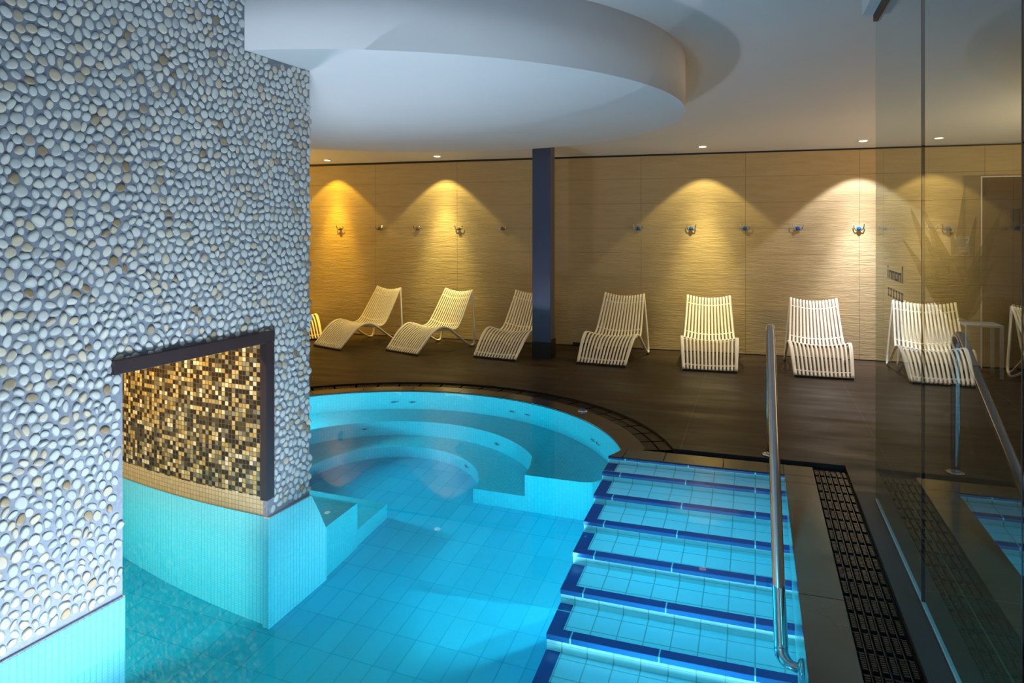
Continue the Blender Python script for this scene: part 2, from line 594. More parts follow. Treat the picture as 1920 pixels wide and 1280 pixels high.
# ceiling: level over the pool, falling towards the back wall
CZ, CB = 2.97, 5.8
SL = (CZ - 2.59) / (9.5 - CB)
bm = bmesh.new()
ys = [-3, CB - 0.5, CB - 0.2, CB + 0.2, CB + 0.6, 10.1]
zs = [CZ, CZ, CZ - 0.006, CZ - 0.03, CZ - 0.6 * SL, CZ - SL * (10.1 - CB)]
ra = [bm.verts.new((-9, y, z)) for y, z in zip(ys, zs)]
rb = [bm.verts.new((4.6, y, z)) for y, z in zip(ys, zs)]
for i in range(len(ys) - 1):
    bm.faces.new((ra[i], ra[i + 1], rb[i + 1], rb[i])).smooth = True
ra2 = [bm.verts.new((-9, y, 3.2)) for y in (-3, 10.1)]
rb2 = [bm.verts.new((4.6, y, 3.2)) for y in (-3, 10.1)]
bm.faces.new((ra2[0], rb2[0], rb2[1], ra2[1]))
ceiling = link('ceiling', bm, M['paint'])
tag(ceiling, 'white painted ceiling falling towards the slate wall', 'ceiling', kind='structure')


def ceil_z(y):
    return CZ - SL * (y - CB)


# round dropped soffit
bm = bmesh.new()
lathe(bm, [(2.523, 2.55), (2.523, 2.97)], 160, off=(-3.04, 5.594, 0))
o = link('ceiling_soffit', bm, M['paint'])
for f in o.data.polygons:
    f.use_smooth = len(f.vertices) == 4
tag(o, 'round white dropped soffit above the circular pool', 'ceiling soffit', kind='structure')

# rest of the room shell, outside the picture
for nm, a, b, m in (('wall_front', (-9, -3.2, 0), (4.6, -3, 3.1), 'plaster'), ('wall_right', (4.6, -3, 0), (4.8, 10.1, 3.1), 'wall'),
                    ('wall_far_left', (-9.2, -3, 0), (-9, 10.1, 3.1), 'wall')):
    o = link(nm, cbox(a, b), M[m]); o['kind'] = 'structure'

# ------------------------------------------------------------------ pebble wall
WA = Vector((-2.646, 1.875, 0))
WANG = -math.atan2(0.107, 1.77)            # local y runs along the wall, local x faces the pool


def to_wall(y):                            # world y -> local s
    return (y - WA.y) / math.cos(WANG)


wall_left = thing('wall_left', 'thick wall faced with white pebbles, standing in the pool', 'wall', WA, WANG, kind='structure')
S0, S1 = to_wall(YN), to_wall(3.65)
H0, H1 = to_wall(2.385), to_wall(3.29)     # opening
HZ = 1.0
SN = to_wall(3.12)                          # where the soffit begins
bm = bmesh.new()
TK = -0.32
box(bm, (TK, S0, 0), (0, H0, CZ))
box(bm, (-.10, H0, HZ), (0, H1, CZ if H1 < SN else CZ))
box(bm, (-.03, H1, 0), (0, to_wall(3.44), 2.549))
box(bm, (TK, to_wall(3.44), 0), (0, S1, 2.549))
box(bm, (TK, H1 + .005, HZ + .05), (-.03, to_wall(3.44), 2.549))
for f in bm.faces: f.material_index = 0
# pebbles: cells of a jittered packing, each raised as a smooth dome
pts = []
pitch = 0.0455
row = 0
z = 0.0
while z < CZ + pitch:
    s = S0 - pitch
    while s < S1 + pitch:
        sx = s + (pitch / 2 if row % 2 else 0) + random.uniform(-.43, .43) * pitch
        zz = z + random.uniform(-.43, .43) * pitch * .87
        pts.append(Vector((sx, zz)))
        s += pitch
    z += pitch * .87
    row += 1
res = delaunay_2d_cdt(pts, [], [], 0, 1e-5)
vco, tris = res[0], res[2]
cells = {}
for tri in tris:
    a, b, c = (vco[i] for i in tri)
    d = 2 * (a.x * (b.y - c.y) + b.x * (c.y - a.y) + c.x * (a.y - b.y))
    if abs(d) < 1e-9: continue
    a2, b2, c2 = a.length_squared, b.length_squared, c.length_squared
    cc = Vector(((a2 * (b.y - c.y) + b2 * (c.y - a.y) + c2 * (a.y - b.y)) / d, (a2 * (c.x - b.x) + b2 * (a.x - c.x) + c2 * (b.x - a.x)) / d))
    for i in tri:
        cells.setdefault(i, []).append(cc)
for i, cs in cells.items():
    c0 = vco[i]
    if not (S0 + .01 < c0.x < S1 + .004 and 0.014 < c0.y < CZ - .01): continue
    if H0 - .016 < c0.x < H1 + .012 and c0.y < HZ + .03: continue
    if c0.x > SN - .01 and c0.y > 2.545: continue
    if len(cs) < 4: continue
    cen = Vector((sum(p.x for p in cs) / len(cs), sum(p.y for p in cs) / len(cs)))
    if (cen - c0).length > 0.03: continue
    cs = sorted(cs, key=lambda p: math.atan2(p.y - cen.y, p.x - cen.x))
    K = 14
    rad = []
    for k in range(K):
        th = -PI + 2 * PI * k / K
        dr = Vector((math.cos(th), math.sin(th)))
        best = 0.022
        for q in range(len(cs)):
            p0 = cs[q] - cen; e = cs[(q + 1) % len(cs)] - cs[q]
            den = dr.x * e.y - dr.y * e.x
            if abs(den) < 1e-9: continue
            tt = (p0.x * e.y - p0.y * e.x) / den
            uu = (p0.x * dr.y - p0.y * dr.x) / den
            if tt > 0 and -1e-4 <= uu <= 1 + 1e-4:
                best = min(tt, 0.036); break
        rad.append(best)
    for _ in range(2):
        rad = [(rad[k - 1] + 2 * rad[k] + rad[(k + 1) % K]) / 4 for k in range(K)]
    sh = random.uniform(.86, .95)
    hgt = random.uniform(.0035, .0075)
    ax = random.uniform(0, PI); sq = random.uniform(.66, 1.0)
    eu, ev = Vector((math.cos(ax), math.sin(ax))), Vector((-math.sin(ax), math.cos(ax)))
    tl = (random.uniform(-.12, .12), random.uniform(-.12, .12))
    rings = []
    for sc, hh in ((1.0, -.002), (.97, .35), (.80, .78), (.45, .97)):
        ring = []
        for k in range(K):
            th = -PI + 2 * PI * k / K
            pv = Vector((math.cos(th), math.sin(th))) * (rad[k] * sh * sc)
            pv = eu * pv.dot(eu) * (1.06 if sq < .8 else 1.0) + ev * pv.dot(ev) * sq
            dx, dz = pv.x, pv.y
            ring.append(bm.verts.new((max(hgt * hh, 0) + (dx * tl[0] + dz * tl[1] if hh > .3 else 0) - (.002 if hh < 0 else 0), cen.x + dx, max(cen.y + dz, 0.001))))
        rings.append(ring)
    top = bm.verts.new((hgt, cen.x, cen.y))
    for r0, r1 in zip(rings, rings[1:]):
        for k in range(K):
            f = bm.faces.new((r0[k], r0[(k + 1) % K], r1[(k + 1) % K], r1[k])); f.material_index = 1; f.smooth = True
    for k in range(K):
        f = bm.faces.new((rings[-1][k], rings[-1][(k + 1) % K], top)); f.material_index = 1; f.smooth = True
link('pebble_facing', bm, [M['grout'], M['pebble']], wall_left)

# tiled foot of the pebble wall, under water
bm = bmesh.new()
uvl = bm.loops.layers.uv.verify()
for poly in ([(S0, ZF), (H0 + .004, ZF), (H0 + .004, -.001), (S0, -.001)],
             [(H1 - .004, ZF), (to_wall(3.80), ZF), (to_wall(3.80), -.65), (to_wall(3.655), -.001), (H1 - .004, -.001)]):
    fr = [bm.verts.new((0.012, a, b)) for a, b in poly]
    bk = [bm.verts.new((-.5 if a < 1 else -.03, a, b)) for a, b in poly]
    bm.faces.new(fr); bm.faces.new(bk[::-1])
    for i in range(len(poly)):
        k = (i + 1) % len(poly)
        bm.faces.new((fr[k], fr[i], bk[i], bk[k]))
bmesh.ops.recalc_face_normals(bm, faces=list(bm.faces))
boxuv(bm)
wall_base = link('wall_base', bm, M['white_lit_wall'], None, loc=WA, rot=(0, 0, WANG))

# dark frame round the opening
fr = thing('opening_frame', 'dark bronze frame around the opening in the pebble wall', 'frame', WA, WANG)
link('head_rail', cbox((-.06, to_wall(2.33), .972), (.022, to_wall(3.325), 1.034), .003), M['frame'], fr)
bm = bmesh.new()
box(bm, (-.02, to_wall(3.255), .105), (.0235, to_wall(3.295), .975))
box(bm, (-.02, to_wall(3.295), .105), (.018, to_wall(3.325), .975))
link('jamb_post', bm, M['frame'], fr)

# curved mosaic wall seen through the opening
C2, R2 = (-2.197, 9.437), 6.14
a_hi = math.degrees(math.atan2(3.305 - C2[1], -2.60 - C2[0]))
cur = [(C2[0] + R2 * math.cos(math.radians(a)), C2[1] + R2 * math.sin(math.radians(a))) for a in [a_hi - 22 * i / 30 for i in range(31)]]
mw = thing('wall_niche', 'curved niche wall of brown and gold mosaic tiles', 'wall', kind='structure')


def curved(z0, z1, mat, name, off=0.0):
    bm = bmesh.new()
    uvl = bm.loops.layers.uv.verify()
    run = 0
    for i in range(30):
        (x0, y0), (x1, y1) = cur[i], cur[i + 1]
        d = math.hypot(x1 - x0, y1 - y0)
        v = [bm.verts.new(q) for q in ((x0, y0 - off, z0), (x0, y0 - off, z1), (x1, y1 - off, z1), (x1, y1 - off, z0))]
        f = bm.faces.new(v)
        for l, q in zip(f.loops, ((run, z0), (run, z1), (run + d, z1), (run + d, z0))):
            l[uvl].uv = q
        run += d
    bmesh.ops.remove_doubles(bm, verts=list(bm.verts), dist=1e-5)
    geo = bmesh.ops.extrude_face_region(bm, geom=list(bm.faces))
    for v in geo['geom']:
        if isinstance(v, bmesh.types.BMVert): v.co.y += .12
    bmesh.ops.recalc_face_normals(bm, faces=list(bm.faces))
    return link(name, bm, mat, mw, smooth=False)


curved(.098, 2.40, M['mosaic'], 'mosaic_tiles')
curved(-.004, .098, M['band'], 'cream_tile_band')
niche_base = curved(ZF, -.008, M['white_lit_wall'], 'niche_base')
niche_base.parent = None
link('niche_soffit', cbox((-4.9, 2.2, 2.40), (-2.9, 3.5, 2.46)), M['plaster'], mw)
# warm lamp in the niche ceiling
nl = area_light('niche_lamp_light', (-3.75, 2.75, 2.37), (-3.6, 3.2, 0.4), 0.07, 150, (1.0, 0.56, 0.14))

# ------------------------------------------------------------------ pool basin
basin = BASIN = thing('pool_basin', 'tiled pool basin with round seating end under the water', 'pool', kind='structure')
bm = bmesh.new()
prism(bm, [(XL - .2, YN - .2), (XR + .2, YN - .2), (XR + .2, 6.8), (XL - .2, 6.8)], ZF - .1, ZF)
wall_base.parent = basin
niche_base.parent = basin
link('basin_floor', bm, M['pool_floor'], basin)
# side walls
bm = bmesh.new()
line = [(XL, YN), (XR, YN), (XR, YB)] + corner[:1]
outl = [(XL - .1, YN - .1), (XR + .1, YN - .1), (XR + .1, YB + .1), (XS + .02, YB + .1)]
prism(bm, line + outl[::-1], ZF, -.045)
line2 = corner + rim(RR, 19.5) + [(XL, 4.3)]
out2 = [(XS + .1, YB + .02), (-.86, 5.0), (-.82, 5.12)] + rim(RR + .1, 19.5) + [(XL, 4.42)]
prism(bm, line2 + out2[::-1], ZF, -.045)
bmesh.ops.recalc_face_normals(bm, faces=list(bm.faces))
link('basin_wall', bm, M['pool_wall'], basin)
# curved seats
bm = bmesh.new()
up = [(-1.63, 5.055), (-1.635, 5.13), (-1.65, 5.26), (-1.69, 5.43)] + arc(-2.723, 4.773, 1.231, 34, 205, 48)
up += [(-4.45, 4.1)] + arc(CX, CY, RR + .02, 190, 22, 60) + [(-.985, 5.22), (-1.05, 5.17), (-1.08, 5.12), (-1.12, 5.075), (-1.18, 5.055)]
prism(bm, up[::-1], ZF - .02, -.67)
bmesh.ops.recalc_face_normals(bm, faces=list(bm.faces))
link('upper_seat', bm, M['pool_wall'], basin)
bm = bmesh.new()
lo_ = [(-2.045, 5.055), (-2.05, 5.12)] + arc(-2.74, 4.985, .715, 15, 200, 40) + [(-4.0, 4.4)] + arc(-2.723, 4.773, 1.27, 195, 34, 40) + [(-1.62, 5.3), (-1.60, 5.057)]
prism(bm, lo_[::-1], ZF - .02, -1.06)
bmesh.ops.recalc_face_normals(bm, faces=list(bm.faces))
link('lower_seat', bm, M['pool_wall'], basin)
bm = bmesh.new()
for a, b in (((-4.2, 3.66, ZF - .02), (-2.535, 4.19, -.65)), ((-4.2, 4.19, ZF - .02), (-2.545, 4.62, -1.08))):
    box(bm, a, b)
boxuv(bm)
link('side_seat', bm, M['pool_wall'], basin)

# stairs
stairs = thing('pool_stairs', 'white tiled pool steps with dark blue edges beside the handrail', 'stairs', kind='structure')
NS = 9
yk = [YB] + [4.748 - .2705 * k for k in range(NS)]
for k in range(1, NS + 1):
    z1, z0 = -.138 * k, -.138 * (k + 1)
    bm = bmesh.new()
    box(bm, (XS, yk[k], ZF), (XR, yk[k - 1] + (.02 if k > 1 else .0), z1))
    boxuv(bm)
    st = link('step', bm, M['step'], stairs)
    bm = bmesh.new()
    e = .002
    box(bm, (XS - e, yk[k] - e, z1 - .045), (XR, yk[k] + .008, z1 - .003))
    box(bm, (XS - e, yk[k] - e, z1 - .001), (XR, yk[k] + .055, z1 + e))
    box(bm, (XS - e, yk[k] + .055, z1 - .1), (XS + .07, yk[k - 1] - .002, z1 + e))
    boxuv(bm)
    link('nosing_strip', bm, M['blue'], st)
bm = bmesh.new()
box(bm, (XS, YB - .006, -.138), (XR, YB + .001, -.052)); boxuv(bm)
link('top_riser', bm, M['step'], stairs)
bm = bmesh.new()
box(bm, (XS, YB - .008, -.05), (XR, YB + .001, -.008)); boxuv(bm)
link('nosing_strip', bm, M['blue'], stairs)

# water
bm = bmesh.new()
prism(bm, [(XL - .02, YN - .03), (XR + .02, YN - .03), (XR + .02, YB + .02), (XS + .02, YB + .02), (-.93, 5.03), (-.90, 5.11)] + rim(RR + .02, 19.5) + [(XL - .02, 4.33)], ZF - .05, -.006)
bm.normal_update()
bmesh.ops.split_edges(bm, edges=[e for e in bm.edges if len(e.link_faces) == 2 and e.link_faces[0].normal.dot(e.link_faces[1].normal) < .9])
water = link('pool_water', bm, M['water'], smooth=True)
water.cycles.is_caustics_caster = True
tag(water, 'clear turquoise water filling the round pool and the steps', 'water', kind='stuff')

# coping stones
cop = thing('pool_coping', 'dark wet stone coping along the pool edge', 'coping', kind='structure')


def prism_obj(name, poly, z0, z1, mat, parent=None):
    bm = bmesh.new()
    prism(bm, poly, z0, z1)
    bmesh.ops.recalc_face_normals(bm, faces=list(bm.faces))
    return link(name, bm, mat, parent)


g = .0025
ysplit = [YN - .1, 1.9, 3.36, 4.82, YB + .0]
for a, b in zip(ysplit, ysplit[1:]):
    prism_obj('coping_stone', [(XR, a + g), (.362, a + g), (.362, b - g), (XR, b - g)], -.045, 0, M['coping'], cop)
prism_obj('coping_stone', [(XR, YB + g), (.362, YB + g), (.362, 5.165), (XR, 5.165)], -.045, 0, M['coping'], cop)
for a, b in ((-.88, -.60), (-.60, -.205), (-.205, XR)):
    prism_obj('coping_stone', [(max(a + g, XS), YB), (b - g, YB), (b - g, 5.165), (a + g, 5.165)], -.045, 0, M['coping'], cop)
prism_obj('coping_stone', corner + [(-.90, 5.16), (-.88, 5.165), (-.88 - g, YB)], -.045, 0, M['coping'], cop)
na = 11
aa = [19.5 + (178 - 19.5) * i / na for i in range(na + 1)]
for a, b in zip(aa, aa[1:]):
    e = .07
    prism_obj('coping_stone', arc(CX, CY, D_IN, a + e, b - e, 10) + arc(CX, CY, RR, b - e, a + e, 10), -.045, 0, M['coping'], cop)
prism_obj('coping_stone', [(-.925, 5.10)] + [(CX + RR * math.cos(math.radians(19.5)), CY + RR * math.sin(math.radians(19.5)))] +
          [(CX + D_IN * math.cos(math.radians(19.5)), CY + D_IN * math.sin(math.radians(19.5)))] + [(-.765, 5.165), (-.88, 5.165), (-.90, 5.16)], -.045, 0, M['coping'], cop)
# pale edge line of the pool
bm = bmesh.new()
pth = [Vector((x, y, -.012)) for x, y in [(XR - .001, YB - .001)] + [(XS + .001, YB - .001)]]
sweep(bm, pth, circle_sec(.0035, 6))
pth = [Vector((x, y, -.012)) for x, y in corner + rim(RR - .002, 19.5)]
sweep(bm, pth, circle_sec(.0035, 6))
link('edge_bead', bm, M['joint'], cop)
# channel floor under the grates
bm = bmesh.new()
box(bm, (XR + .1, YN - .1, -.12), (.575, 5.275, -.10)); box(bm, (-.9, 5.06, -.12), (.575, 5.275, -.10))
link('drain_channel', bm, M['void'], cop)
prism_obj('drain_channel', arc(CX, CY, D_OUT, 17, 178, 60) + arc(CX, CY, D_IN - .1, 178, 17, 60), -.12, -.10, M['void'], cop)


# drain grates
def grate_straight(name, label, x0, x1, y0, y1, nb, zt=-.016):
    t = thing(name, label, 'drain grate', (x0, y0, zt), group='pool drain grates')
    w, L = x1 - x0, y1 - y0
    bm = bmesh.new()
    n = int(L / .0145)
    for i in range(n + 1):                     # ribbed cross bars in blocks
        y = L * i / n
        if i % 10 in (8, 9):
            continue
        for k in range(nb):
            xa = w * k / nb + .008
            xb = w * (k + 1) / nb - .008
            box(bm, (xa, y - .0046, -.016), (xb, y + .0046, 0.0))
    link('ribbed_bars', bm, M['grate'], t)
    bm = bmesh.new()
    for k in range(nb + 1):
        x = w * k / nb
        box(bm, (x - .0022, 0, -.03), (x + .0022, L, -.009))
    for i in range(0, n + 1, 10):
        y = L * max(i - 1.5, 0) / n
        box(bm, (0, y - .002, -.03), (w, y + .002, -.009))
    link('carrier_rails', bm, M['grate'], t)
    return t


grate_straight('drain_grate', 'black ribbed grate between coping and glass screen', .366, .570, YN, 5.16, 6)
bk = grate_straight('drain_grate', 'narrow black grate behind the top of the steps', -.49, .56, 5.172, 5.268, 3, -.03)
# curved grate
t = thing('drain_grate', 'curved black grate around the round pool', 'drain grate', (CX, CY, -.014), group='pool drain grates')
bm = bmesh.new()
nseg = 330
for i in range(nseg):
    if i % 12 == 11: continue
    a = math.radians(20 + (177 - 20) * i / nseg)
    ca, sa = math.cos(a), math.sin(a)
    tx, ty = -sa * .0062, ca * .0062
    for r0, r1 in ((D_IN + .008, D_IN + .095), (D_IN + .108, D_OUT - .008)):
        q = [(ca * r0 - tx, sa * r0 - ty), (ca * r1 - tx, sa * r1 - ty), (ca * r1 + tx, sa * r1 + ty), (ca * r0 + tx, sa * r0 + ty)]
        lo4 = [bm.verts.new((x, y, -.016)) for x, y in q]; hi4 = [bm.verts.new((x, y, 0)) for x, y in q]
        bm.faces.new(hi4); bm.faces.new(lo4[::-1])
        for k in range(4): bm.faces.new((lo4[k], lo4[(k + 1) % 4], hi4[(k + 1) % 4], hi4[k]))
link('ribbed_bars', bm, M['grate'], t)
bm = bmesh.new()
for r in (D_IN + .006, D_IN + .101, D_OUT - .006):
    sweep(bm, [Vector((r * math.cos(math.radians(x)), r * math.sin(math.radians(x)), -.02)) for x in range(20, 178, 2)], [(-.003, -.01), (.003, -.01), (.003, .01), (-.003, .01)])
link('carrier_rails', bm, M['grate'], t)

# smooth strip beside the glass
o = link('threshold_strip', cbox((.577, YN - .1, 0), (.668, 4.76, .004)), M['strip'])
tag(o, 'smooth dark stone strip at the foot of the glass screen', 'strip', kind='structure')

# ------------------------------------------------------------------ glass screen
gs = thing('glass_screen', 'tall frameless grey glass screen beside the pool', 'glass screen', (.677, 0, 0))
edges = [4.657, 3.43, 2.225, 1.0, -.3]
for a, b in zip(edges, edges[1:]):
    bm = bmesh.new()
    box(bm, (-.006, b + .004, .012), (.006, a - .004, 2.83))
    link('glass_pane', bm, M['glass'], gs)
link('base_profile', cbox((-.008, -.3, 0), (.008, 4.657, .012)), M['alu'], gs)
link('top_channel', cbox((-.018, -.3, 2.822), (.018, 4.657, 2.862)), M['black'], gs)
bm = bmesh.new()
for a in edges[1:3]:
    box(bm, (-.0065, a - .0035, .014), (.0062, a + .0035, 2.822))
link('silicone_joint', bm, M['frame'], gs)
o = link('trim_2', cbox((.60, -.3, 2.862), (.75, 4.66, CZ)), M['paint'])
tag(o, 'white header above the glass screen', 'trim', kind='structure')
# lettering on the glass: two small lines, seen from behind
gt = thing('glass_lettering', 'two short lines of grey lettering stuck on the glass screen', 'lettering', (.677 - .0075, 0, 0))


def letter(rects):
    bm = bmesh.new()
    for y0, z0, y1, z1 in rects:
        box(bm, (-.0006, y0, z0), (.0006, y1, z1))
    link('letter', bm, M['letter'], gt)


for c, kind in ((4.235, 'i'), (4.165, 'n'), (4.085, 'n'), (4.0, 'o'), (3.915, 'n'), (3.845, 'l')):
    b0, t0 = 1.338, 1.384
    st = lambda y, z1: (y - .009, b0, y + .009, z1)
    if kind == 'i': letter([st(c, t0), (c - .009, 1.394, c + .009, 1.407)])
    if kind == 'l': letter([st(c, 1.42)])
    if kind == 'n': letter([st(c - .024, t0), st(c + .024, t0), (c - .024, t0 - .011, c + .024, t0)])
    if kind == 'o': letter([st(c - .024, t0), st(c + .024, t0), (c - .024, t0 - .011, c + .024, t0), (c - .024, b0, c + .024, b0 + .011)])
for c in (4.215, 4.145, 4.07, 3.995, 3.92, 3.85):
    letter([(c - .022, 1.281, c + .022, 1.291), (c - .007, 1.255, c + .007, 1.281), (c - .022, 1.246, c + .022, 1.255)])

# ------------------------------------------------------------------ column
co = thing('column', 'dark blue grey steel column standing before the slate wall', 'column', (-2.498, 8.51, 0), kind='structure')
bm = cbox((-.117, -.095, .2), (.117, .10, 2.75), .004)
link('column_shaft', bm, M['column'], co)
bm = bmesh.new()
box(bm, (-.119, -.097, 0), (.119, .102, .205)); box(bm, (.119, -.06, 0), (.128, .102, .235))
link('column_base', bm, M['black'], co)

# ------------------------------------------------------------------ downlights with their spots
DL = [(-7.85, 'added downlight beams at the far left, unseen behind the pebble wall', (1.0, 0.56, 0.04), 42),
      (-6.05, 'leftmost recessed downlight, glowing orange yellow above the wall', (1.0, 0.56, 0.04), 42),
      (-4.25, 'recessed downlight glowing yellow just left of the column', (1.0, 0.80, 0.26), 44),
      (-0.62, 'recessed downlight glowing yellow just right of the column', (1.0, 0.82, 0.32), 42),
      (1.19, 'rightmost recessed downlight, brightest, beside the glass screen', (0.96, 0.93, 1.0), 74)]
for i, (x, lab, colr, pw) in enumerate(DL):
    y = 9.15
    z = ceil_z(y)
    if i:      # the first one is unseen: beams added for orange glow, no fitting
        d = thing('downlight', lab, 'downlight', (x, y, z), group='recessed downlights along the slate wall')
        d.rotation_euler = (-math.atan(SL), 0, 0)
        bm = bmesh.new(); lathe(bm, [(.043, -.004), (.043, .002)], 24); link('lamp_disc', bm, M['lamp'], d)
        bm = bmesh.new(); lathe(bm, [(.046, .002), (.046, -.003), (.053, -.006), (.058, -.002), (.058, .002)], 24)
        link('trim_ring', bm, M['white_profile'], d, smooth=True)
    for nm, deg, blend, k, ty in (('downlight_beam', 93, .14, 1.0, 0.0), ('downlight_middle', 66, .8, 1.6, .10), ('downlight_core', 42, 1.0, 7.0, .22)):
        l = bpy.data.lights.new(nm, 'SPOT')
        l.energy = pw * k; l.color = colr; l.spot_size = math.radians(deg); l.spot_blend = blend; l.shadow_soft_size = .03
        b_ = bpy.data.objects.new(nm, l); COL.objects.link(b_)
        b_.location = (x, y, z - .03)
        aim(b_, (x, y + ty, 0))

# ------------------------------------------------------------------ wall hooks
HK = [(-6.657, 'a'), (-6.04, 'a'), (-5.363, 'a'), (-4.73, 'a'), (-4.062, 'a'), (-3.396, 'a'), (-1.472, 'b'), (-.788, 'b'), (-.122, 'b'), (.501, 'b'), (1.186, 'b'), (1.964, 'b'), (2.702, 'b')]
LABH = ['chrome coat hook at the left end, half hidden by the pebble wall',
        'chrome coat hook above the first lounger foot, second from the pebble wall',
        'chrome coat hook above the headrest of the leftmost slatted lounger',
        'chrome coat hook between the two leftmost lounger backs',
        'chrome coat hook above the second lounger, in the yellow light pool',
        'chrome coat hook nearest the column on its left',
        'chrome hook with blue knob, first right of the column, in shade',
        'chrome hook with blue knob in the yellow light right of the column',
        'chrome hook with blue knob above a vertical wall joint, third right of the column',
        'chrome hook with blue knob, second from the glass screen',
        'chrome hook with blue knob in the brightest wall light beside the glass screen',
        'chrome hook with blue knob seen behind the glass among the leaf shapes',
        'chrome hook with blue knob on the dark right part behind the glass']
proto = {}
for i, (x, k) in enumerate(HK):
    x2 = x * wall_y(x) / 9.5
    loc = (x2, wall_y(x2), 1.607)
    if k not in proto:
        h = thing('coat_hook', LABH[i], 'hook', loc, group='coat hooks on the slate wall')
        bm = bmesh.new(); lathe(bm, [(.02, 0), (.02, .006), (.012, .010), (.010, .03)], 16, '-Y'); link('wall_plate', bm, M['chrome'], h, smooth=True)
        bm = bmesh.new(); bmesh.ops.create_uvsphere(bm, u_segments=20, v_segments=12, radius=.026)
        for v in bm.verts: v.co += Vector((0, -.052, 0))
        link('knob', bm, M['blueball' if k == 'b' else 'yellow_lit_knob'], h, smooth=True)
        for sgn in (-1, 1):
            bm = bmesh.new()
            tube(bm, [(0, -.012, -.010), (sgn * .02, -.028, -.022), (sgn * .042, -.045, -.012), (sgn * .054, -.055, .018), (sgn * .06, -.058, .052)], .0068, 8)
            link('prong', bm, M['chrome'], h, smooth=True)
        for ch in h.children:
            for v in ch.data.vertices: v.co.y *= .42
        proto[k] = h
    else:
        h = copy_tree(proto[k])
        h.location = loc
        h['label'] = LABH[i]

# ------------------------------------------------------------------ sun loungers
PROF = [(0, .022), (.05, .07), (.14, .165), (.24, .25), (.34, .305), (.43, .322), (.52, .305), (.61, .272), (.68, .262), (.75, .292), (.82, .375), (.90, .50), (.98, .63), (1.06, .762)]


def hw(d):
    if d < .43: return .278 + .028 * d / .43
    return .306 - .054 * max(0, (d - .6)) / .46


def sag(d):
    return .006 + .03 * min(1, d / .4)


prof_s = catmull([(d, 0, z) for d, z in PROF], 3)


def slat_pt(p, v):
    d, z = p.x, p.z
    return Vector((v * hw(d), d, z - sag(d) * (1 - v * v)))


def make_lounger(label):
    t = thing('sun_lounger', label, 'sun lounger', group='slatted sun loungers along the slate wall')
    bm = bmesh.new()
    sec = [(-.0115, -.004), (-.0088, -.008), (.0088, -.008), (.0115, -.004), (.0115, .003), (.008, .0075), (-.008, .0075), (-.0115, .003)]
    for i in range(15):
        v = -1 + 2 * i / 14
        sweep(bm, [slat_pt(p, v) for p in prof_s], sec, side=Vector((1, 0, 0)))
    link('slatted_seat', bm, M['slat'], t, smooth=True)
    for s in (-1, 1):
        bm = bmesh.new()
        pts = [(0, .286, .02), (.1, .296, .118), (.22, .308, .232), (.33, .316, .30), (.43, .321, .318), (.53, .326, .29), (.66, .329, .205), (.80, .330, .105),
               (.92, .330, .036), (.985, .328, .020), (1.025, .322, .045), (1.04, .312, .16), (1.047, .288, .42), (1.052, .264, .68), (1.06, .254, .76)]
        tube(bm, [(s * b, a, c) for a, b, c in pts], .0145, 10, 4)
        link('side_frame', bm, M['slat'], t, smooth=True)
    for dz in (.055, .43, .80, 1.005):
        pz = min(prof_s, key=lambda q: abs(q.x - dz))
        bm = bmesh.new()
        nrm = .004
        sweep(bm, [slat_pt(pz, -1 + 2 * k / 12) + Vector((0, .0, -nrm)) for k in range(13)], circle_sec(.0085, 8))
        link('cross_rod', bm, M['slat'], t, smooth=True)
    link('foot_strip', cbox((-.293, -.014, .0), (.293, .018, .022), .003), M['rubber'], t)
    for s in (-1, 1):
        link('rear_foot_pad', cbox((s * .328 - .012, .95, 0), (s * .328 + .012, 1.01, .008)), M['rubber'], t)
    return t


LG = [((-5.43, 8.20), -22, 'leftmost full sun lounger, turned right, in orange light'),
      ((-4.31, 8.19), -21, 'white slatted lounger, second from the pebble wall, turned to the right'),
      ((-3.03, 8.18), -9.5, 'slatted lounger half hidden by the dark column'),
      ((-1.71, 8.215), -5, 'slatted lounger just right of the column, slightly turned'),
      ((-.483, 8.245), 4, 'slatted lounger facing straight ahead, left of the handrail'),
      ((.695, 8.275), 1.5, 'bright white slatted lounger between handrail and glass screen'),
      ((1.81, 8.31), 1, 'slatted lounger seen through the glass behind the lettering'),
      ((3.31, 8.20), 25, 'slatted lounger cut by the right edge, behind the glass'),
      ((-6.12, 8.62), 50, 'white lounger end peeking out from behind the pebble wall')]
lproto = None
for (x, y), rot, lab in LG:
    if lproto is None:
        lg = lproto = make_lounger(lab)
    else:
        lg = copy_tree(lproto)
        lg['label'] = lab
    lg.location = (x, y, 0)
    lg.rotation_euler = (0, 0, math.radians(rot))

# ------------------------------------------------------------------ handrail
hr = thing('handrail', 'bent steel handrail at the right side of the pool steps', 'handrail', (.1, 5.35, 0))
bm = bmesh.new()
rail = [(0, 0, 0.0), (0, 0, .3), (0, 0, .62), (0, -.002, .80), (0, -.035, .885), (0, -.11, .915), (0, -.20, .885), (0, -.33, .81), (0, -.62, .655), (0, -1.2, .355), (0, -1.78, .055), (0, -2.22, -.172), (0, -2.30, -.205), (.022, -2.345, -.225), (.06, -2.36, -.23), (.08, -2.36, -.23)]
tube(bm, rail, .0285, 18, 6)
link('rail_tube', bm, M['steel'], hr, smooth=True)
bm = bmesh.new(); lathe(bm, [(.055, .0), (.055, .008), (.034, .014)], 24); link('floor_flange', bm, M['steel'], hr, smooth=True)
bm = bmesh.new(); lathe(bm, [(.034, .056), (.055, .066), (.055, .0785)], 24, 'X', (0, -2.36, -.23)); link('wall_flange', bm, M['steel'], hr, smooth=True)

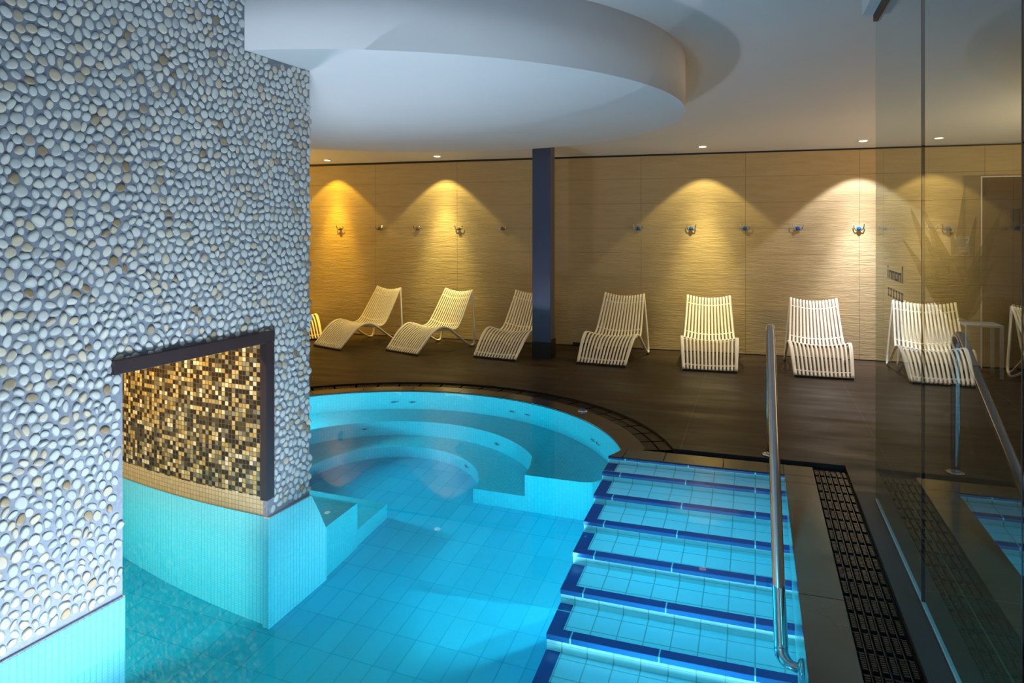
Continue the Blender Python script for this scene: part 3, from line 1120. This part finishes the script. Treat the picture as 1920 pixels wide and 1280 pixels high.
# ------------------------------------------------------------------ pool jets
JT = [(-3.387, 6.285, 'a'), (-3.216, 6.343, 'a'), (-2.164, 6.337, 'b'), (-1.992, 6.277, 'b'), (-1.257, 5.743, 'c'), (-1.196, 5.667, 'c')]
LJ = ['left jet of the pair on the back pool wall near the pebble wall', 'right jet of the pair on the back pool wall near the pebble wall',
      'left jet of the middle pair on the back pool wall', 'right jet of the middle pair on the back pool wall',
      'upper jet of the pair on the right pool wall', 'lower jet of the pair on the right pool wall, near the steps']
jp = None
for (x, y, _), lab in zip(JT, LJ):
    a = math.atan2(y - CY, x - CX)
    loc = (CX + RR * math.cos(a), CY + RR * math.sin(a), -.42)
    if jp is None:
        j = jp = thing('pool_jet', lab, 'pool jet', loc, 0, 'wall jets in the round pool')
        bm = bmesh.new(); lathe(bm, [(.018, -.004), (.022, -.012), (.032, -.010), (.036, .0)], 20, 'X'); link('jet_ring', bm, M['chrome'], j, smooth=True)
        bm = bmesh.new(); lathe(bm, [(.018, -.006), (.018, .0)], 16, 'X'); link('nozzle', bm, M['jet'], j)
    else:
        j = copy_tree(jp); j['label'] = lab
    j.location = loc
    j.rotation_euler = (0, 0, a)
SJ = [(651, -2.72 + 1.231 * math.cos(math.radians(125)), 4.773 + 1.231 * math.sin(math.radians(125)), -.86, 'round jet in the left face of the upper underwater seat'),
      (860, -2.72 + 1.231 * math.cos(math.radians(62)), 4.773 + 1.231 * math.sin(math.radians(62)), -.9, 'round jet in the middle face of the upper underwater seat')]
for _, x, y, z, lab in SJ:
    j = copy_tree(jp); j['label'] = lab
    j.location = (x, y, z); j.rotation_euler = (0, 0, math.atan2(y - 4.773, x + 2.723))
j = copy_tree(jp); j['label'] = 'dark jet low on the face of the lower underwater seat'
j.location = (-2.74 + .715 * math.cos(math.radians(52)), 4.985 + .715 * math.sin(math.radians(52)), -1.17); j.rotation_euler = (0, 0, math.radians(52))

b = thing('air_button', 'round chrome push button set in the coping of the round pool', 'button', (-1.43, 6.09, 0))
bm = bmesh.new(); lathe(bm, [(.042, 0), (.042, .006), (.034, .012), (.028, .010)], 24); link('button_ring', bm, M['chrome'], b, smooth=True)
bm = bmesh.new(); lathe(bm, [(.028, .004), (.028, .016), (.02, .022), (.004, .024)], 24); link('button_cap', bm, M['blueball'], b, smooth=True)

# ------------------------------------------------------------------ small things along the wall
o = link('floor_vent', cbox((-2.36, wall_y(-2.3) - .035, .02), (-2.12, wall_y(-2.3) - .003, .05), .003), M['black'])
tag(o, 'small black box low on the slate wall, just right of the column', 'vent')

tb = thing('side_table', 'grey square side table behind the glass, under the leaf shapes', 'side table', (2.325, 9.0, 0))
link('table_top', cbox((-.175, -.175, .545), (.175, .175, .57), .003), M['table'], tb)
for sx in (-1, 1):
    for sy in (-1, 1):
        link('leg', cbox((sx * .158 - .016, sy * .158 - .016, 0), (sx * .158 + .016, sy * .158 + .016, .545), .002), M['table'], tb)

# see-through dark leaf shapes in an agave outline
ag = thing('agave_shapes', 'large see-through dark agave leaf shapes over the side table behind the glass', 'silhouette', (2.16, 9.16, .605))
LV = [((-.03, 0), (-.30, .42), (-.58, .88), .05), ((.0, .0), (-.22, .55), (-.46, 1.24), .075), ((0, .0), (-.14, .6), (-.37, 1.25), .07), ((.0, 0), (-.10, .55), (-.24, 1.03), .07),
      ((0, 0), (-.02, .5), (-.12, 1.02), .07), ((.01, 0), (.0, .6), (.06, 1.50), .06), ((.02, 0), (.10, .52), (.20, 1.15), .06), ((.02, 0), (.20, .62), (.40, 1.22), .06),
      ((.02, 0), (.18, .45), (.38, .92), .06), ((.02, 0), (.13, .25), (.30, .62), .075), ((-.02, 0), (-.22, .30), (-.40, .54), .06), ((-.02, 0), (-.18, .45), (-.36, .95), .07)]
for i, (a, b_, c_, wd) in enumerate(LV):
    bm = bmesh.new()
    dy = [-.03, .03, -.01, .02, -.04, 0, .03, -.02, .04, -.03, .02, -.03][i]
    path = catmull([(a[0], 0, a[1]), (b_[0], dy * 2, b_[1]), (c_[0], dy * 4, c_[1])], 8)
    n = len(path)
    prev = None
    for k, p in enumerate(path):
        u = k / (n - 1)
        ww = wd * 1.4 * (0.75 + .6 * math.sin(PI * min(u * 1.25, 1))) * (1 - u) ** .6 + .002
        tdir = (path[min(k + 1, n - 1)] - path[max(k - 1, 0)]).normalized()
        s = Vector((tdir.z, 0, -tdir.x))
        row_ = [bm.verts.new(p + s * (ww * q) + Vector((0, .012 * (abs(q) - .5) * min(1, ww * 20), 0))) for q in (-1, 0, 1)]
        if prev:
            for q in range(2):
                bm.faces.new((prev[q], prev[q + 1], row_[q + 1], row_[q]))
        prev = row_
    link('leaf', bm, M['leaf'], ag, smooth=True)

# dark tinted glass door leaf in front of the wall, right
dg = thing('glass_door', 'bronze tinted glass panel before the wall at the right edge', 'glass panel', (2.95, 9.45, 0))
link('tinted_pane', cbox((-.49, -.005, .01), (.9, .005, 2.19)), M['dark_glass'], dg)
bm = bmesh.new()
box(bm, (-.502, -.008, 0), (-.49, .008, 2.202)); box(bm, (-.49, -.008, 2.19), (.9, .008, 2.202))
link('edge_profile', bm, M['white_profile'], dg)
o = link('wall_panel', cbox((2.80, wall_y(2.9) - .03, 1.60), (3.05, wall_y(2.9) - .002, 1.83), .003), M['black'])
tag(o, 'small black panel on the wall at the right edge', 'panel')

# notice on the wall
nt = thing('wall_notice', 'white paper notice with text lines pinned behind the leaf shapes', 'notice', (2.29, wall_y(2.29) - .003, 1.40))
link('sheet', cbox((-.075, -.001, -.115), (.075, .002, .115)), M['paper'], nt)
bm = bmesh.new()
for k in range(8):
    box(bm, (-.06, -.0025, .07 - k * .016), (.06 - (k % 3) * .015, -.001, .077 - k * .016))
link('text_lines', bm, M['ink'], nt)
link('red_footer', cbox((-.01, -.0025, -.105), (.065, -.001, -.075)), M['red_ink'], nt)

for ob in S.objects:
    if ob.type == 'MESH' and ob.name.split('.')[0] not in ('pool_water', 'glass_pane', 'tinted_pane', 'leaf', 'lamp_disc', 'ribbed_bars', 'carrier_rails', 'letter', 'wall_front', 'wall_far_left', 'knob', 'prong', 'drain_channel'):
        ob.cycles.is_caustics_receiver = True
